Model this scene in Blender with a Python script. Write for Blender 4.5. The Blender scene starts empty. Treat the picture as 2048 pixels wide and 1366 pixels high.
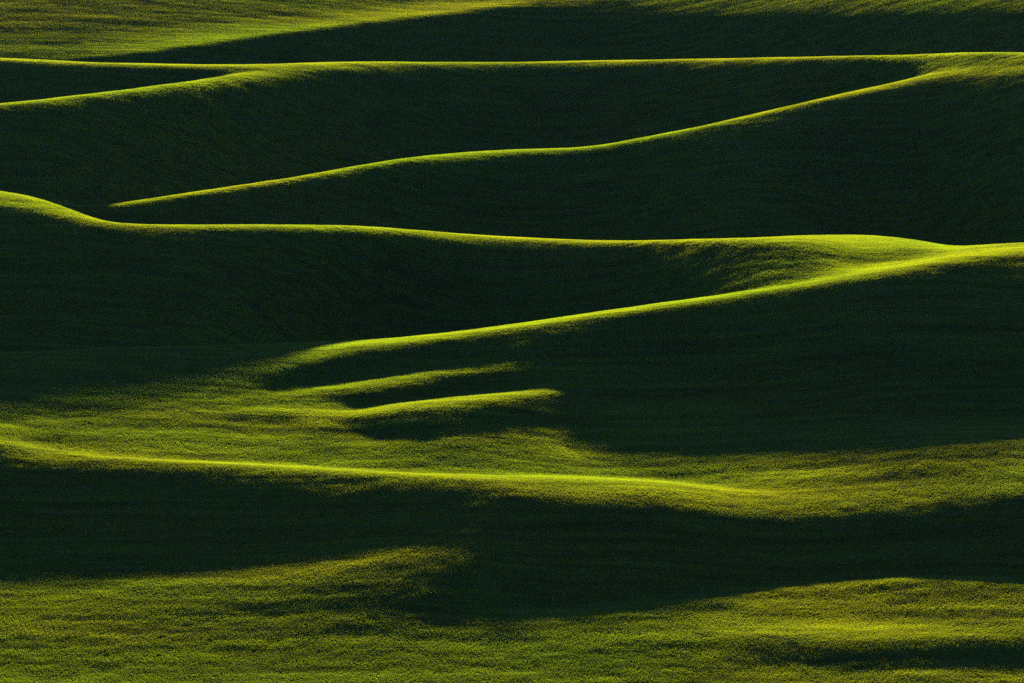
import bpy, math, random
import numpy as np
from mathutils import Vector, Euler

# ------------------------------------------------------------ camera, sky, sun, exposure
sc = bpy.context.scene
COL = sc.collection
CAM_H = 240.0
cam_d = bpy.data.cameras.new('camera')
cam_d.sensor_width = 36.0
cam_d.lens = 18.0 / math.tan(math.radians(5.0))
cam_d.clip_start = 1.0
cam_d.clip_end = 60000.0
cam = bpy.data.objects.new('camera', cam_d)
cam.location = (0, 0, CAM_H)
cam.rotation_euler = (math.radians(90 - 8.0), 0, 0)
COL.objects.link(cam)
sc.camera = cam

SUN_EL = math.radians(7.0)
world = bpy.data.worlds.new('World')
sc.world = world
world.use_nodes = True
wn = world.node_tree
wn.nodes.clear()
sky = wn.nodes.new('ShaderNodeTexSky')
sky.sky_type = 'NISHITA'
sky.sun_disc = False
sky.sun_elevation = SUN_EL
sky.sun_rotation = 0.0            # sun due +Y, straight ahead of the camera
sky.altitude = 800
sky.air_density = 0.4
sky.dust_density = 0.0
sky.ozone_density = 3.0
bg = wn.nodes.new('ShaderNodeBackground')
bg.inputs['Strength'].default_value = SKY_STRENGTH = 0.05
wo = wn.nodes.new('ShaderNodeOutputWorld')
wn.links.new(sky.outputs[0], bg.inputs[0])
wn.links.new(bg.outputs[0], wo.inputs[0])

sun_d = bpy.data.lights.new('sun', 'SUN')
sun_d.energy = 5.0
sun_d.angle = math.radians(0.53)
sun_d.color = (1.0, 0.73, 0.28)
sun = bpy.data.objects.new('sun', sun_d)
sun.rotation_euler = (-(math.pi / 2 - SUN_EL), 0, 0)    # light travels towards -Y and down
sun.location = (0, 3000, 600)
COL.objects.link(sun)

sc.view_settings.view_transform = 'Standard'
sc.view_settings.look = 'None'
sc.view_settings.exposure = 1.65
sc.view_settings.gamma = 1.0
sc.view_settings.use_curve_mapping = False
sc.cycles.use_denoising = False
sc.cycles.use_adaptive_sampling = False
sc.cycles.max_bounces = 6
sc.cycles.diffuse_bounces = 3
sc.cycles.transmission_bounces = 4
sc.cycles.volume_bounces = 0
sc.cycles.sample_clamp_indirect = 0.2
sc.cycles.sample_clamp_direct = 1.2
sc.cycles.blur_glossy = 1.0

# ------------------------------------------------------------ relief: crest, terminator and valley lines with their slopes
F=1024/math.tan(math.radians(5)); PITCH=math.radians(8); H=240.0
EL=math.radians(7); TE=math.tan(EL)
def C(*p): return np.array(p,float).reshape(-1,2)
def tof(y): return np.tan(PITCH+np.arctan((y-683)/F))
# name, y curve, q curve, ('type to the next curve', extra)
C2=C(-400,100,0,118,100,122,200,127,400,131,550,130,620,127,700,125,1024,126,1200,123,1500,118,1800,112,1950,107,2048,107,2400,108)
C3=C(-400,245,0,210,100,200,200,188,300,176,400,162,450,153,500,146,560,141,620,137,700,132.5,900,131,1200,128,1500,123,1700,118,1800,117,1900,117,2048,118,2400,122)
C4=C(-400,300,0,380,100,398,150,412,180,415,240,410,300,402,400,385,600,355,700,337,800,320,860,313,950,305,1024,301,1150,298,1220,290,1300,275,1400,255,1500,232,1600,208,1700,185,1780,168,1850,150,1900,143,1950,140,2048,137,2400,137)
C5=C(-400,340,0,390,50,396,100,407,150,424,200,442,240,449,300,452,400,452,500,451,600,452,700,454,800,460,900,468,1000,475,1100,480,1200,483,1300,483,1400,481,1500,478,1600,474,1700,472,1750,473,1800,478,1850,487,1900,495,1950,493,2048,489,2400,475)
C6=C(-400,715,0,708,200,698,400,694,600,688,700,682,800,677,900,667,1000,655,1100,641,1200,625,1300,611,1400,598,1500,583,1600,565,1700,548,1800,530,1900,512,1950,506,2048,499,2400,484)
C7=C(-400,908,0,882,50,892,100,902,200,914,300,921,400,927,500,931,600,936,700,942,800,948,900,951,1000,954,1100,954,1200,957,1300,963,1400,972,1500,982,1600,990,1700,992,1800,990,2048,958,2400,950)
K=[
('top',C(-400,-60,2400,-60),C(-400,.3,2400,.3),'lit'),
('m1',C(-400,60,0,60,300,50,600,25,900,-5,1080,-20,2400,-20),C(0,.17,300,.13,600,.18,900,.28,1080,.28,2400,.26),'lit'),
('c1',C(-400,90,0,112,100,115,150,115,300,100,520,70,700,46,850,29,1000,10,1080,-2,1200,-3,1500,2,2400,4),C(0,.24,100,.3,200,.5,300,.62,1000,.66,1150,.3,1300,.24,2400,.22),'lit'),
('c1b',C(-400,92,0,114,100,117.5,150,120,300,106,520,75,700,51,850,34,1000,16,1060,10,1120,12,1250,26,1500,28,2048,25,2400,25),C(0,.3,100,.3,180,0,2400,0),'d1'),
('c2f',C2,C(0,.3,100,.3,250,-.1,2400,-.1),'gap'),
('c2',C2,C(0,.93,2400,.93),'lit'),
('r2',C(-400,108,0,124,200,132.5,300,136,400,138,450,138,500,137,560,136,620,132,700,129.5,900,129,1200,126,1500,121,1700,116,1800,115,1900,112,2048,112,2400,113),C(0,0,400,0,450,.15,500,.4,560,.6,620,.6,700,.55,1200,.5,1700,.4,1850,.4,1950,.5,2400,.4),'d2'),
('c3f',C3,C(0,-.2,300,-.15,400,-.05,450,.2,500,.5,560,.6,620,.5,700,.35,1700,.25,1900,.4,2400,.4),'gap'),
('c3',C3,C(0,.93,400,.93,500,.75,560,.6,620,.5,700,.35,1700,.25,1900,.4,2400,.4),'lit'),
('r3',C(-400,250,0,213.5,100,206,200,197,300,187,400,176,500,166,600,153,700,142,800,136.5,900,134,1200,131,1500,126,1700,121,1800,121,1900,128,2048,126,2400,128),C(0,0,1800,0,1850,.1,1900,.3,1950,.4,2400,.4),'d3'),
('c4f',C4,C(0,-.1,1500,-.15,1700,-.05,1780,.1,1850,.5,1950,.6,2400,.4),'gap'),
('c4',C4,C(0,-.1,130,0,180,.12,240,.35,320,.65,420,.88,1600,.93,1780,.9,1850,.8,1950,.65,2048,.4,2400,.3),'lit'),
('r4',C4,C(0,-.1,130,-.05,200,0,2400,0),'dark',C(-400,2,0,2,200,3,400,4.5,600,5.5,800,7,900,12,1000,11,1100,7,1200,5,1400,4.5,1600,5.5,1700,7,1850,11,1950,14,2048,17,2400,20)),
('c5f',C5,C(0,-.1,2400,-.1),'gap'),
('c5',C5,C(-400,.3,0,.6,100,.75,200,.95,1700,.9,1850,.97,1900,.95,2048,.8,2400,.7),'lit'),
('r5',C(-400,375,0,414,100,436,200,453,300,460,500,460,700,463,800,471,900,482,1024,487,1200,490,1400,489,1500,492,1600,502,1700,522,1750,522,1800,514,1850,507,1900,503,1950,499,2048,494,2400,479),C(0,0,1480,0,1560,.06,1640,.14,1720,.24,1800,.42,1900,.85,2400,.75),'d5'),
('c6f',C6,C(0,-.05,1400,-.05,1480,.02,1560,.28,1640,.55,1720,.9,2048,.75,2400,.6),'gap'),
('c6',C6,C(0,.5,400,.55,600,.85,800,.95,1400,.95,1480,.7,1560,.35,1640,.57,1720,.92,1900,.92,2048,.75,2400,.6),'lit'),
('c6d',C6,C(0,.3,500,.3,560,.4,620,.6,700,.85,800,.93,1500,.95,1700,.93,1900,.88,2048,.7,2400,.6),'lit',C(-400,60,0,56,400,46,500,39,560,30,600,20,650,11,700,6,800,3,2400,3)),
('r6',C(-400,870,0,833,150,821,300,800,400,783,450,768,500,757,600,731,700,708,800,695,900,680,1000,665,1100,650,1200,635,1300,621,1400,607,1500,594,1600,581,1700,567,1800,551,1900,533,2000,520,2048,514,2400,500),C(0,.22,400,.22,450,.2,500,.1,600,0,2400,0),'d6'),
('l6',C(-400,875,0,838,150,828,300,812,400,800,450,797,500,790,600,783,700,768,800,752,900,739,1000,727,1060,722,1150,722,2048,720,2400,720),C(0,.36,400,.4,700,.74,850,.7,950,.5,1030,.25,1090,.05,1170,-.2,2400,-.2),'s2'),
('s2',C(-400,879,0,842,150,836,300,822,450,808,600,800,700,790,800,775,900,757,1000,740,1060,735,1150,738,2048,745,2400,745),C(0,.4,450,.35,600,.15,700,0,1000,0,1060,-.1,1200,-.2,2400,-.2),'s2b'),
('s3',C(-400,883,0,847,150,843,300,833,400,829,480,824,560,823,620,828,700,826,800,809,900,797,1000,788,1100,779,1160,776,1250,780,2048,800,2400,800),C(0,.38,400,.5,500,.62,600,.55,700,.78,900,.92,1020,.88,1100,.7,1160,.3,1220,0,1300,-.1,2400,-.1),'lit'),
('s3b',C(-400,887,0,851,150,848,300,841,430,836,500,834,560,832,640,836,700,838,800,830,900,820,1000,806,1100,794,1160,790,1250,795,2048,830,2400,830),C(0,.38,380,.25,460,.02,550,.02,620,.25,670,.06,740,0,1080,0,1130,-.05,1150,-.08,1200,-.1,2400,-.05),'d9'),
('l9',C(-400,892,0,858,150,860,300,860,430,852,560,852,640,850,700,862,760,873,850,881,950,876,1020,871,1080,878,1150,897,1250,916,1400,931,1500,931,1640,924,1800,914,2048,893,2400,880),C(0,.36,400,.38,700,.36,1000,.3,1200,.3,1400,.32,1800,.28,2400,.2),'lit'),
('v1',C(-400,900,0,869,100,884,400,896,800,917,1100,925,1250,940,1500,958,1800,960,2048,930,2400,920),C(0,.34,400,.34,1000,.36,1300,.38,1700,.38,2400,.3),'lit'),
('c7u',C7,C(0,.4,200,.42,1300,.48,1550,.46,1650,.4,2400,.25),'lit',C(-400,-7,2400,-7)),
('c7',C7,C(0,.72,200,.86,600,.97,1300,.97,1450,.8,1550,.65,1650,.5,1800,.4,2400,.25),'lit'),
('c7d',C7,C(0,.35,200,.42,600,.5,1100,.6,1400,.6,1550,.5,1650,.4,2400,.2),'lit',C(-400,5,400,5,1000,7,1300,12,1700,14,2400,10)),
('r7',C(-400,925,0,922,100,930,200,937,400,950,600,957,800,965,900,970,1000,978,1100,1000,1200,1010,1300,1018,1500,1032,1600,1036,1700,1036,1800,1030,1900,1022,2048,990,2400,975),C(0,0,2400,0),'d10'),
('l10',C(-400,1190,0,1180,200,1172,400,1158,600,1138,700,1122,800,1105,900,1090,960,1088,1050,1100,1200,1110,2400,1100),C(0,.36,400,.46,650,.44,800,.3,900,.17,1000,.07,1060,-.02,1080,-.1,2400,-.15),'lit2'),
('t11',C(-400,1202,0,1200,300,1190,500,1180,700,1170,850,1160,1000,1150,1200,1140,2400,1130),C(0,.32,300,.28,450,.18,600,.1,750,.04,850,0,950,-.04,1150,-.1,2400,-.1),'lit3'),
('m11',C(-400,1240,0,1240,500,1225,700,1220,850,1215,1100,1200,1400,1180,1800,1150,2400,1155),C(0,.28,200,.22,400,.12,550,.05,700,.02,800,0,1050,-.04,1200,0,2400,.05),'lit3'),
('l11',C(-400,1280,0,1280,400,1275,700,1270,830,1257,1000,1251,1150,1245,1300,1226,1400,1208,1500,1192,1600,1178,1700,1168,1800,1163,1900,1166,2048,1175,2400,1200),C(0,.16,700,.17,1100,.24,1500,.2,2400,.2),'lit'),
('h0',C(-400,1296,0,1296,600,1290,1000,1276,1300,1252,1500,1240,1700,1234,2400,1234),C(0,.19,600,.2,1200,.27,1500,.3,1700,.33,2400,.32),'lit'),
('h1',C(-400,1310,0,1310,600,1300,1000,1290,1300,1270,1500,1264,1700,1260,2400,1260),C(0,.2,600,.22,1200,.38,1500,.55,1700,.68,1900,.6,2048,.5,2400,.45),'lit'),
('r12',C(-400,1325,0,1325,600,1320,1000,1308,1300,1290,1500,1284,1700,1288,1850,1290,2048,1282,2400,1276),C(0,.3,800,.34,1100,.22,1300,.1,1500,.02,1600,0,2400,0),'d12'),
('l12',C(-400,1345,0,1345,1000,1345,1400,1338,1700,1342,2400,1342),C(0,.34,1200,.34,1500,.25,1700,.3,2400,.34),'lit'),
('bot',C(-400,1385,2400,1385),C(0,.28,2400,.26),None),
]
GAP={'c2f':C(-400,.05,2400,.05),
 'c3f':C(-400,.05,0,.045,300,.03,400,.012,480,0,2400,0),
 'c4f':C(-400,0,130,0,300,.02,600,.04,1200,.045,1700,.03,1860,0,2400,0),
 'c5f':C(-400,.045,2400,.045),
 'c6f':C(-400,.004,400,.005,700,.02,900,.03,1200,.03,1420,.012,1520,0,2400,0)}
RAYS=[('r7','l10',-500,1000),('r7','l11',1140,2500),('r6','l9',1110,2500),('r5','r6',-500,540),('r5','c6d',570,670),('r12','l12',1500,2500),('r6','l6',520,1040),('r5','c6f',1330,1420),('s2','s3',700,1060),('s3b','l9',720,1040)]
LAND={'d6':(520,1040),'s2b':(700,1060),'d9':(720,1170)}   # handled as rays from curve to next one
def sm(v,s,dx):
    n=int(4*s/dx)+1; k=np.exp(-.5*(np.arange(-n,n+1)*dx/s)**2); k/=k.sum()
    return np.convolve(np.pad(v,n,mode='edge'),k,'valid')
def solve(dx=8.0,prev=None):
    X=np.arange(-400,2400+1,dx); M=len(X); N=len(K); names=[k[0] for k in K]; ix={n:i for i,n in enumerate(names)}
    Y=np.zeros((N,M)); Q=np.zeros((N,M))
    for i,k in enumerate(K):
        y=np.interp(X,*k[1].T)
        if len(k)>4: y=y+np.interp(X,*k[4].T)
        Y[i]=sm(y,14,dx); Q[i]=sm(np.interp(X,*k[2].T),45 if k[0] in('l10','t11','m11') else 22,dx)
    Q=np.where(Q>0,Q*(.44+.56*np.clip((Q-.5)/.35,0,1)),Q)
    for i in range(1,N):
        if K[i-1][3]=='gap': Y[i]=Y[i-1]
        else: Y[i]=np.maximum(Y[i],Y[i-1]+1.5)
    T=tof(Y); U=T+TE
    gap=np.zeros((N,M))
    CX=np.zeros((N,M)) if prev is None else prev[1]; DP=None if prev is None else prev[0]
    for n,c in GAP.items(): gap[ix[n]]=sm(np.interp(X,*c.T),20,dx)
    # coarse stations for the least squares
    S=np.arange(0,M,4); m=len(S); rows=[];cols=[];vals=[];rhs=[]
    def add(terms,b,w):
        r=len(rhs)
        for c,v in terms: rows.append(r);cols.append(c);vals.append(v*w)
        rhs.append(b*w)
    id=lambda k,j:k*m+j
    want=np.zeros((N,M)); qq=np.linspace(0,1,21)
    for k in range(N-1):
        ty=K[k][3]
        for j,s in enumerate(S):
            x=X[s]; a,b=T[k,s],T[k+1,s]; q0,q1=Q[k,s],Q[k+1,s]
            base=math.log(U[k+1,s]/U[k,s])
            if ty=='gap':
                add([(id(k,j),1),(id(k+1,j),-1)],gap[k,s],1/(.12*gap[k,s]+.0008)); continue
            q=np.clip(q0+(q1-q0)*qq,-.6,.93)
            u=.5*(U[k,s]+U[k+1,s]); c=.5*(CX[k,s]+CX[k+1,s]); lit=float(np.mean(u/np.maximum((1-q)*u+c,.07*u)))
            f=lit; tol=.12
            if ty in('d1','dark','d3','d5','d2'):
                top=.42 if ty=='d5' else .3; w_=min(max((max(q0,q1))/top,0),1); w_=w_*w_*(3-2*w_)
                f=(1-w_)*u/(1.3*u+c)*(.8 if ty=='dark' and x>1750 else 1)+w_*lit; tol=.12
            if ty in LAND and LAND[ty][0]<x<LAND[ty][1]: f=u/(u+c); tol=.05
            if ty=='d10': f=u/(u+c); w_=min(max((x-800)/280,0),1); tol=.05+.05*w_; f=f*(1-.2*w_)
            if ty=='d12' and x>1500: f=u/(u+c); tol=.05
            if ty in('d6','s2','s2b') and x>1100: f=.85; tol=.1
            if ty in('lit2','lit3') and x>1040: f=.9; tol=.15
            if ty=='lit3' and x>1000 and K[k][0]=='m11': f=1.3; tol=.5
            if ty=='d9' and x>1180: f=1.15; tol=.4
            if ty=='d5' and x<480: f=.85
            add([(id(k,j),1),(id(k+1,j),-1)],base*f,1/(tol*base+.0005))
    for a,b,x0,x1 in RAYS:
        ka,kb=ix[a],ix[b]
        for j,s in enumerate(S):
            if not x0<=X[s]<=x1: continue
            js=float(j)
            if DP is not None: js=(1024+(X[s]-1024)*DP[kb,s]/DP[ka,s]-X[0])/(X[S[1]]-X[0])
            js=min(max(js,0),m-1.001); q=int(js); w=js-q; ua=U[ka,S[q]]*(1-w)+U[ka,S[q+1]]*w
            add([(id(ka,q),1-w),(id(ka,q+1),w),(id(kb,j),-1)],math.log(U[kb,s]/ua),1/.0006)
    for k in range(N):
        for j in range(1,m-1):
            add([(id(k,j-1),1),(id(k,j),-2),(id(k,j+1),1)],0,1/.0012)
        for j in range(m):
            add([(id(k,j),1)],math.log((H-12)/T[k,S[j]]),1/.2)
        for j in range(m-1):
            add([(id(k,j+1),1),(id(k,j),-1)],0,1/.03)
    for j in range(m): add([(id(N-1,j),1)],math.log(H/T[N-1,S[j]]),1/.003)
    R=len(rhs); n=N*m
    # normal equations (dense)
    import numpy as _n
    A=_n.zeros((n,n)); g=_n.zeros(n)
    rows_=_n.array(rows);cols_=_n.array(cols);vals_=_n.array(vals);rhs_=_n.array(rhs)
    order=_n.argsort(rows_,kind='stable'); rows_=rows_[order];cols_=cols_[order];vals_=vals_[order]
    st=_n.searchsorted(rows_,_n.arange(R)); en=_n.append(st[1:],len(rows_))
    L=en-st
    for ln in _n.unique(L):
        rr=_n.where(L==ln)[0]; I=st[rr][:,None]+_n.arange(ln)
        cc=cols_[I];vv=vals_[I]
        for p in range(ln):
            _n.add.at(g,cc[:,p],vv[:,p]*rhs_[rr])
            for q in range(ln): _n.add.at(A,(cc[:,p],cc[:,q]),vv[:,p]*vv[:,q])
    sol=_n.linalg.solve(A,g).reshape(N,m)
    E=np.array([np.interp(X,X[S],sol[k]) for k in range(N)])
    E=np.array([sm(e,20,dx) for e in E])
    for k in range(N-2,-1,-1):   # depth increases away from the camera
        E[k]=np.maximum(E[k],E[k+1]+(0 if K[k][3]=='gap' else 2e-4))
    return X,Y,T,Q,np.exp(E),names,ix,CX
def profiles(Yg,dx=8.0):
    prev=None
    for it in range(4):
        X,Y,T,Q,D,names,ix,CX=solve(dx,prev)
        N,M=Y.shape; Z=H-D*T
        A_=(X-1024)/(F*math.cos(PITCH))
        G=np.zeros((M,len(Yg)))
        for j in range(M):
            d=D[::-1,j]; z=Z[::-1,j]; q=Q[::-1,j]; t=T[::-1,j]
            s=TE-q*(TE+t)+CX[::-1,j]
            keep=[0]
            for i in range(1,N):
                if d[i]-d[keep[-1]]>.05: keep.append(i)
            d=d[keep];z=z[keep];s=s[keep]
            k=np.clip(np.searchsorted(d,Yg)-1,0,len(d)-2); L=d[k+1]-d[k]; h=(Yg-d[k])/L
            h00=2*h**3-3*h**2+1;h10=h**3-2*h**2+h;h01=-2*h**3+3*h**2;h11=h**3-h**2
            v=h00*z[k]+h10*L*s[k]+h01*z[k+1]+h11*L*s[k+1]
            v=np.where(Yg<d[0],z[0],v); v=np.where(Yg>d[-1],z[-1],v)
            G[j]=v
        zx=np.gradient(G,axis=0)/(np.gradient(A_)[:,None]*Yg[None,:])
        cx=A_[:,None]*zx
        cx=np.array([sm(r,6,1) for r in cx]); cx=np.array([sm(c,3,1) for c in cx.T]).T
        C_=np.array([[np.interp(D[k,j],Yg,cx[j]) for j in range(M)] for k in range(N)])
        C_=np.clip(C_,-.03,.03)
        prev=(D,C_ if prev is None else .5*prev[1]+.5*C_)
    return A_,G,(X,Y,T,Q,D,Z,names,ix)

# ------------------------------------------------------------ height field assembled from the profiles
def blur(G, s, ax):
    n = int(4 * s) + 1
    k = np.exp(-.5 * (np.arange(-n, n + 1) / s) ** 2); k /= k.sum()
    return np.apply_along_axis(lambda v: np.convolve(np.pad(v, n, mode='edge'), k, 'valid'), ax, G)

rng = np.random.default_rng(7)
def vnoise(x, y, seed):
    """smooth value noise, unit wavelength, range about -1..1"""
    xi = np.floor(x).astype(np.int64); yi = np.floor(y).astype(np.int64)
    fx = x - xi; fy = y - yi
    fx = fx * fx * fx * (fx * (fx * 6 - 15) + 10); fy = fy * fy * fy * (fy * (fy * 6 - 15) + 10)
    def h(a, b):
        v = (a * 374761393 + b * 668265263 + seed * 1442695041) & 0x7fffffff
        v = ((v ^ (v >> 13)) * 1274126177) & 0x7fffffff
        return ((v ^ (v >> 16)) & 0xffff) / 32767.5 - 1
    a = h(xi, yi) * (1 - fx) + h(xi + 1, yi) * fx
    b = h(xi, yi + 1) * (1 - fx) + h(xi + 1, yi + 1) * fx
    return a * (1 - fy) + b * fy

Y0, Y1, STEP = 1140.0, 2680.0, 1.0
Yd = np.arange(Y0, Y1, STEP)
a_in, G, info = profiles(Yd)
G = blur(G, 2.0 / STEP, 1)
G = blur(G, 1.0, 0)
# coarse columns to both sides, coarse rows before and behind
n_out = 46
g = np.cumsum(1.16 ** np.arange(n_out)); g = g / g[-1]
aL = a_in[0] - g[::-1] * (2.6); aR = a_in[-1] + g * (2.6)
A = np.concatenate([aL, a_in, aR])
Yn = np.concatenate([np.linspace(-1800, 300, 36), np.linspace(330, Y0 - 4, 60)])
gf = np.cumsum(1.07 ** np.arange(90)); gf = gf / gf[-1]
Yf = Y1 + 3 + gf * 13000
YY = np.concatenate([Yn, Yd, Yf])
nA, nY, i0, j0 = len(A), len(YY), len(aL), len(Yn)
Zg = np.zeros((nA, nY))
Zg[i0:i0 + len(a_in), j0:j0 + len(Yd)] = G
Zg[:i0, j0:j0 + len(Yd)] = G[0]; Zg[i0 + len(a_in):, j0:j0 + len(Yd)] = G[-1]
Zg[:, :j0] = Zg[:, j0][:, None]
Zg[:, j0 + len(Yd):] = Zg[:, j0 + len(Yd) - 1][:, None]
XX = A[:, None] * np.maximum(YY, 420.0)[None, :]
YM = np.broadcast_to(YY[None, :], XX.shape)
# away from the photographed stretch the relief turns into plain rolling hills
roll = 13 * vnoise(XX / 260 + 3.1, YM / 210 + 8.2, 5) + 9 * vnoise(XX / 130, YM / 120, 6) + 6
side = np.clip((np.abs(A) - abs(a_in[0])) / .10, 0, 1)[:, None]
far = np.clip((YM - (Y1 - 20)) / 500, 0, 1); near = np.clip((Y0 - YM) / 350, 0, 1)
w = np.clip(np.maximum(np.maximum(side + 0 * XX, far), near), 0, 1); w = w * w * (3 - 2 * w)
Zg = Zg * (1 - w) + roll * w
# the butte the photographer stands on
r = np.sqrt(XX ** 2 + (YM + 60) ** 2)
cone = (CAM_H - 2.2) + 34 - .40 * np.sqrt(r * r + 85 ** 2)
Zg = np.where(cone > Zg - 12, np.logaddexp(Zg / 6, np.minimum(cone, CAM_H - 2.2) / 6) * 6, Zg)
Zg = np.minimum(Zg, np.maximum(CAM_H - 2.2, 0))
# crop-row swells and slight bumps running along the slopes
warp = 9 * vnoise(XX / 90, YM / 70, 21) + 4 * vnoise(XX / 30, YM / 40, 22)
Yw = YM + warp
micro = .045 * vnoise(XX / 34, Yw / 8.5, 11) + .03 * vnoise(XX / 18, Yw / 3.8, 12) + .04 * vnoise(XX / 3.0, YM / 3.0, 13)
micro += +.10 * vnoise(XX / 40, YM / 30, 14)
dens = np.ones_like(XX); dens[:i0 - 5] = 0; dens[i0 + len(a_in) + 5:] = 0; dens[:, :j0] = 0; dens[:, j0 + len(Yd):] = 0
Zg = Zg + micro * dens * np.clip(1.3 - (YM - 1150) / 1500, .45, 1)

def grid_mesh(name, X, Y, Z):
    n, m = X.shape
    me = bpy.data.meshes.new(name)
    co = np.stack([X, Y, Z], 2).reshape(-1, 3).astype(np.float32)
    idx = np.arange(n * m).reshape(n, m)
    q = np.stack([idx[:-1, :-1], idx[1:, :-1], idx[1:, 1:], idx[:-1, 1:]], 2).reshape(-1)
    nf = (n - 1) * (m - 1)
    me.vertices.add(n * m); me.vertices.foreach_set('co', co.ravel())
    me.loops.add(nf * 4); me.loops.foreach_set('vertex_index', q.astype(np.int32))
    me.polygons.add(nf); me.polygons.foreach_set('loop_start', np.arange(0, nf * 4, 4, dtype=np.int32))
    me.polygons.foreach_set('loop_total', np.full(nf, 4, dtype=np.int32))
    me.polygons.foreach_set('use_smooth', np.ones(nf, dtype=bool))
    me.update(calc_edges=True)
    return me

# ------------------------------------------------------------ materials
def new_mat(name):
    m = bpy.data.materials.new(name); m.use_nodes = True
    nt = m.node_tree; nt.nodes.clear()
    return m, nt
def node(nt, t, **kw):
    n = nt.nodes.new(t)
    for k, v in kw.items():
        if k in n.inputs: n.inputs[k].default_value = v
        else: setattr(n, k, v)
    return n
def noise_of(nt, scale, detail=3, rough=.55, vec_scale=(1, 1, 1)):
    geo = node(nt, 'ShaderNodeNewGeometry')
    mp = node(nt, 'ShaderNodeMapping'); mp.inputs['Scale'].default_value = vec_scale
    nt.links.new(geo.outputs['Position'], mp.inputs['Vector'])
    nz = node(nt, 'ShaderNodeTexNoise'); nz.inputs['Scale'].default_value = scale
    nz.inputs['Detail'].default_value = detail; nz.inputs['Roughness'].default_value = rough
    nt.links.new(mp.outputs[0], nz.inputs['Vector'])
    return nz.outputs['Fac']
def ramp(nt, fac, stops):
    r = node(nt, 'ShaderNodeValToRGB')
    el = r.color_ramp.elements
    while len(el) < len(stops): el.new(.5)
    for e, (p, c) in zip(el, stops): e.position = p; e.color = (*c, 1)
    nt.links.new(fac, r.inputs[0]); return r.outputs[0]
def mixrgb(nt, f, a, b, mode='MIX'):
    m = node(nt, 'ShaderNodeMix', data_type='RGBA', blend_type=mode)
    for s, v in ((m.inputs[0], f), (m.inputs[6], a), (m.inputs[7], b)):
        if hasattr(v, 'is_output'): nt.links.new(v, s)
        else: s.default_value = v
    return m.outputs[2]

def field_tone(nt):
    """slow change of the crop over the fields plus faint drill and wheel lines along the slope"""
    big = noise_of(nt, .012, 3, .5, (.6, 1, 1))
    lines = noise_of(nt, .22, 4, .65, (.07, 1, 1.6))
    m = node(nt, 'ShaderNodeMapRange'); m.inputs['From Min'].default_value = .3; m.inputs['From Max'].default_value = .7
    m.inputs['To Min'].default_value = .5; m.inputs['To Max'].default_value = 1.4
    nt.links.new(lines, m.inputs['Value'])
    return big, m.outputs[0]
def times(nt, col, val):
    s = node(nt, 'ShaderNodeVectorMath', operation='SCALE')
    nt.links.new(col, s.inputs[0]); nt.links.new(val, s.inputs['Scale']); return s.outputs[0]
def soil_material():
    m, nt = new_mat('field_soil')
    big, lines = field_tone(nt)
    c = ramp(nt, noise_of(nt, .5, 4), [(.3, (.014, .022, .009)), (.7, (.024, .030, .012))])
    d = node(nt, 'ShaderNodeBsdfDiffuse')
    nt.links.new(times(nt, c, lines), d.inputs['Color'])
    b = node(nt, 'ShaderNodeBump'); b.inputs['Distance'].default_value = .15; b.inputs['Strength'].default_value = .8
    nt.links.new(noise_of(nt, 2.2, 3), b.inputs['Height']); nt.links.new(b.outputs[0], d.inputs['Normal'])
    o = node(nt, 'ShaderNodeOutputMaterial'); nt.links.new(d.outputs[0], o.inputs[0])
    return m
def crop_material():
    m, nt = new_mat('young_wheat')
    big, lines = field_tone(nt)
    fine = noise_of(nt, .9, 2)
    c1 = ramp(nt, big, [(.3, (.005, .015, .006)), (.65, (.018, .023, .008))])
    c = times(nt, mixrgb(nt, fine, c1, (.013, .027, .008, 1)), lines)
    t1 = times(nt, ramp(nt, big, [(.35, (.185, .32, .005)), (.62, (.25, .32, .004))]), lines)
    dif = node(nt, 'ShaderNodeBsdfDiffuse'); nt.links.new(c, dif.inputs['Color'])
    tr = node(nt, 'ShaderNodeBsdfTranslucent'); nt.links.new(t1, tr.inputs['Color'])
    ad0 = node(nt, 'ShaderNodeAddShader'); nt.links.new(dif.outputs[0], ad0.inputs[0]); nt.links.new(tr.outputs[0], ad0.inputs[1])
    gl = node(nt, 'ShaderNodeBsdfGlossy'); gl.inputs['Color'].default_value = (.60, .60, .32, 1); gl.inputs['Roughness'].default_value = .55
    fr = node(nt, 'ShaderNodeFresnel'); fr.inputs['IOR'].default_value = 1.35
    ad = node(nt, 'ShaderNodeMixShader')
    nt.links.new(fr.outputs[0], ad.inputs[0]); nt.links.new(ad0.outputs[0], ad.inputs[1]); nt.links.new(gl.outputs[0], ad.inputs[2])
    o = node(nt, 'ShaderNodeOutputMaterial'); nt.links.new(ad.outputs[0], o.inputs[0])
    return m
SOIL, CROP = soil_material(), crop_material()

me = grid_mesh('hills', XX, YM, Zg)
me.materials.append(SOIL)
hills = bpy.data.objects.new('hills', me)
hills['kind'] = 'structure'
hills['label'] = 'rolling hills sown with young wheat, crest behind crest'
COL.objects.link(hills)

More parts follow.
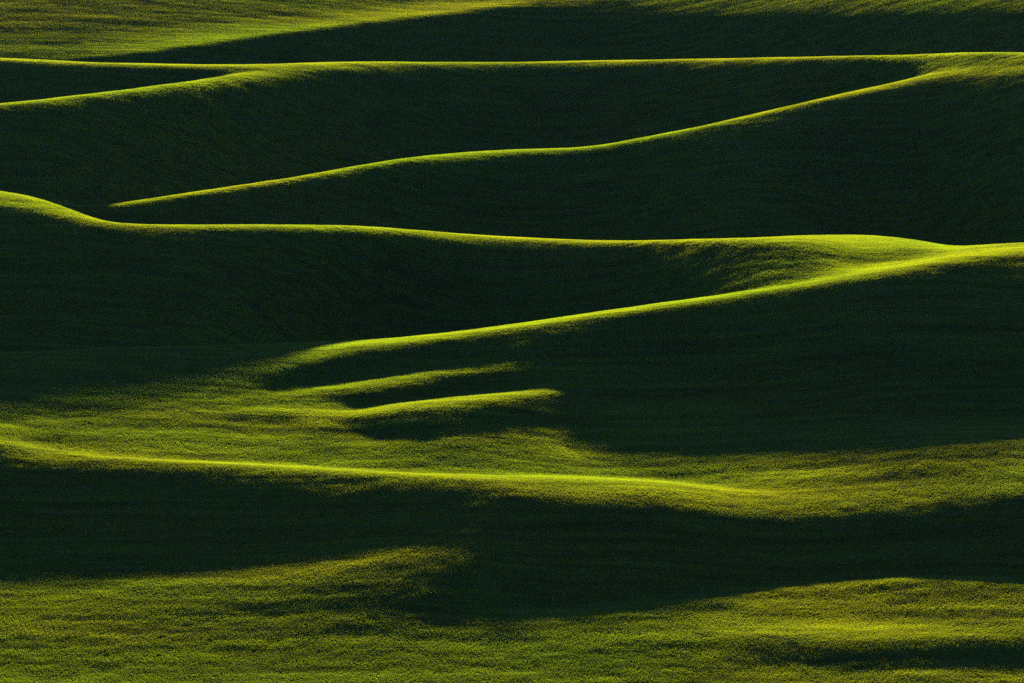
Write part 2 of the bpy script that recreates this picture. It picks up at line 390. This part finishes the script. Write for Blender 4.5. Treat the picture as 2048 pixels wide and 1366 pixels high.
# ------------------------------------------------------------ the crop: clumps of blades, instanced over the hills
def clump_patch(seed, radius, per, height):
    """a loose round patch of wheat clumps, thinning out towards its rim so that neighbours blend"""
    rs = np.random.default_rng(seed)
    n = int(math.pi * radius * radius * per)
    rad = radius * np.sqrt(rs.uniform(0, 1, n)) ; th = rs.uniform(0, 2 * math.pi, n)
    keep = rs.uniform(0, 1, n) < np.clip(1.7 * (1 - (rad / radius) ** 2), 0, 1)
    V = []; Fc = []
    for x, y in zip((rad * np.cos(th))[keep], (rad * np.sin(th))[keep]):
        hh = height * rs.uniform(.55, 1.3)
        for b in range(6):
            an = rs.uniform(0, 2 * math.pi); ln = rs.uniform(.05, .55) * hh
            bx, by = x + rs.normal(0, .06), y + rs.normal(0, .06)
            wd = rs.uniform(.03, .055); fa = rs.uniform(0, math.pi)
            dx, dy = math.cos(fa) * wd / 2, math.sin(fa) * wd / 2
            lx, ly = math.cos(an) * ln, math.sin(an) * ln
            h2 = hh * rs.uniform(.7, 1.1); i = len(V)
            V += [(bx - dx, by - dy, -.12), (bx + dx, by + dy, -.12),
                  (bx + lx * .35 + dx, by + ly * .35 + dy, h2 * .6), (bx + lx * .35 - dx, by + ly * .35 - dy, h2 * .6),
                  (bx + lx, by + ly, h2)]
            Fc += [(i, i + 1, i + 2, i + 3), (i + 3, i + 2, i + 4)]
    return V, Fc

RADIUS, SPACING, N_VAR = 3.0, 2.6, 8
PER, HEIGHT = 12.0, .30
# points over the photographed stretch and a margin on both sides
xa_lo, xa_hi = (-260 - 1024) / F, (2310 - 1024) / F
pts = []
yy = Y0 + 10; odd = 0
while yy < Y1 - 10:
    xs = np.arange(xa_lo * yy + odd * SPACING / 2, xa_hi * yy, SPACING)
    pts.append(np.stack([xs, np.full(len(xs), yy)], 1)); yy += SPACING * .87; odd = 1 - odd
P = np.concatenate(pts); P += rng.uniform(-.9, .9, P.shape)
Zc = Zg[i0:i0 + len(a_in), j0:j0 + len(Yd)]
def sample(Px, Py):
    j = (Py - Y0) / STEP; j1 = np.clip(j.astype(int), 0, len(Yd) - 2); fj = j - j1
    i = np.interp(Px / Py, a_in, np.arange(len(a_in))); i1 = np.clip(i.astype(int), 0, len(a_in) - 2); fi = i - i1
    return (Zc[i1, j1] * (1 - fi) + Zc[i1 + 1, j1] * fi) * (1 - fj) + (Zc[i1, j1 + 1] * (1 - fi) + Zc[i1 + 1, j1 + 1] * fi) * fj
e = 1.5
pz = sample(P[:, 0], P[:, 1])
gx = (sample(P[:, 0] + e, P[:, 1]) - sample(P[:, 0] - e, P[:, 1])) / (2 * e)
gy = (sample(P[:, 0], P[:, 1] + e) - sample(P[:, 0], P[:, 1] - e)) / (2 * e)
nrm = np.stack([-gx, -gy, np.ones_like(gx)], 1); nrm /= np.linalg.norm(nrm, axis=1)[:, None]
var = rng.integers(0, N_VAR, len(P)); spin = rng.uniform(0, 2 * math.pi, len(P))
scl = 1 + .22 * vnoise(P[:, 0] / 14, P[:, 1] / 9, 31) + .12 * vnoise(P[:, 0] / 60, P[:, 1] / 40, 32)
# rotation = tilt to the slope * spin, as XYZ Euler angles
ex = np.arctan2(-nrm[:, 1], nrm[:, 2]); 
def quat_mul(a, b):
    aw, ax, ay, az = a.T; bw, bx, by, bz = b.T
    return np.stack([aw*bw-ax*bx-ay*by-az*bz, aw*bx+ax*bw+ay*bz-az*by, aw*by-ax*bz+ay*bw+az*bx, aw*bz+ax*by-ay*bx+az*bw], 1)
tilt = np.stack([1 + nrm[:, 2], -nrm[:, 1], nrm[:, 0], 0 * gx], 1); tilt /= np.linalg.norm(tilt, axis=1)[:, None]
sp = np.stack([np.cos(spin / 2), 0 * spin, 0 * spin, np.sin(spin / 2)], 1)
QT = quat_mul(tilt, sp)

V = []; Fc = []; vv = []
for v in range(N_VAR):
    pv, pf = clump_patch(100 + v, RADIUS, PER, HEIGHT)
    Fc += [tuple(q + len(V) for q in f) for f in pf]; V += pv; vv += [v] * len(pv)
nb = len(V)
V = np.concatenate([np.array(V), np.stack([P[:, 0], P[:, 1], pz], 1)])
mm = bpy.data.meshes.new('wheat'); mm.from_pydata(V.tolist(), [], Fc); mm.update()
mm.materials.append(CROP)
def attr(name, kind, prop, arr):
    t = mm.attributes.new(name, kind, 'POINT'); t.data.foreach_set(prop, np.ascontiguousarray(arr).ravel())
n_all = len(V)
attr('variant', 'INT', 'value', np.concatenate([np.array(vv), var]).astype(np.int32))
attr('is_point', 'BOOLEAN', 'value', np.concatenate([np.zeros(nb, bool), np.ones(len(P), bool)]))
q4 = np.zeros((n_all, 4), np.float32); q4[:, 0] = 1; q4[nb:] = QT; attr('rot', 'QUATERNION', 'value', q4)
s3 = np.ones((n_all, 3), np.float32); s3[nb:, 2] = scl; attr('scl', 'FLOAT_VECTOR', 'vector', s3)
wheat = bpy.data.objects.new('wheat', mm)
wheat['kind'] = 'stuff'; wheat['label'] = 'young green wheat covering the rolling hills'
COL.objects.link(wheat)
ng = bpy.data.node_groups.new('grow_wheat', 'GeometryNodeTree')
ng.interface.new_socket('Geometry', in_out='INPUT', socket_type='NodeSocketGeometry')
ng.interface.new_socket('Geometry', in_out='OUTPUT', socket_type='NodeSocketGeometry')
N_ = ng.nodes.new; LK = ng.links.new
gi = N_('NodeGroupInput'); go = N_('NodeGroupOutput'); jn = N_('GeometryNodeJoinGeometry')
def named(t, n):
    a = N_('GeometryNodeInputNamedAttribute'); a.data_type = t; a.inputs['Name'].default_value = n; return a.outputs['Attribute']
ispt = named('BOOLEAN', 'is_point'); vr = named('INT', 'variant'); ra = named('QUATERNION', 'rot'); sa = named('FLOAT_VECTOR', 'scl')
s0 = N_('GeometryNodeSeparateGeometry'); s0.domain = 'POINT'
LK(gi.outputs[0], s0.inputs[0]); LK(ispt, s0.inputs['Selection'])
for v in range(N_VAR):
    cmp = N_('FunctionNodeCompare'); cmp.data_type = 'INT'; cmp.operation = 'EQUAL'
    LK(vr, cmp.inputs[2]); cmp.inputs[3].default_value = v
    pa = N_('GeometryNodeSeparateGeometry'); pa.domain = 'POINT'
    LK(s0.outputs['Inverted'], pa.inputs[0]); LK(cmp.outputs[0], pa.inputs['Selection'])
    ip = N_('GeometryNodeInstanceOnPoints')
    LK(s0.outputs['Selection'], ip.inputs['Points']); LK(cmp.outputs[0], ip.inputs['Selection'])
    LK(pa.outputs['Selection'], ip.inputs['Instance']); LK(ra, ip.inputs['Rotation']); LK(sa, ip.inputs['Scale'])
    LK(ip.outputs[0], jn.inputs[0])
LK(jn.outputs[0], go.inputs[0])
md = wheat.modifiers.new('grow', 'NODES'); md.node_group = ng
print('crop patches', len(P), 'blade faces', len(Fc))

# ------------------------------------------------------------ evening air
def haze_box(x0, x1, y0, y1, z0, z1, density):
    V = [(x, y, z) for x in (x0, x1) for y in (y0, y1) for z in (z0, z1)]
    Fc = [(0, 1, 3, 2), (4, 6, 7, 5), (0, 4, 5, 1), (2, 3, 7, 6), (0, 2, 6, 4), (1, 5, 7, 3)]
    hm = bpy.data.meshes.new('haze'); hm.from_pydata(V, [], Fc); hm.update()
    m, nt = new_mat('thin_haze')
    pv = node(nt, 'ShaderNodeVolumePrincipled')
    pv.inputs['Color'].default_value = (.60, 1.0, .80, 1); pv.inputs['Density'].default_value = density; pv.inputs['Anisotropy'].default_value = -.7
    o = node(nt, 'ShaderNodeOutputMaterial'); nt.links.new(pv.outputs[0], o.inputs['Volume'])
    hm.materials.append(m)
    ho = bpy.data.objects.new('haze', hm); ho['kind'] = 'stuff'; ho['label'] = 'thin evening haze over the hills'
    COL.objects.link(ho)
mx = float(np.abs(XX).max()) + 50
haze_box(-mx, mx, float(YM.min()) - 50, float(YM.max()) + 50, float(Zg.min()) - 1, max(float(Zg.max()), CAM_H) + 3, 1.1e-5)
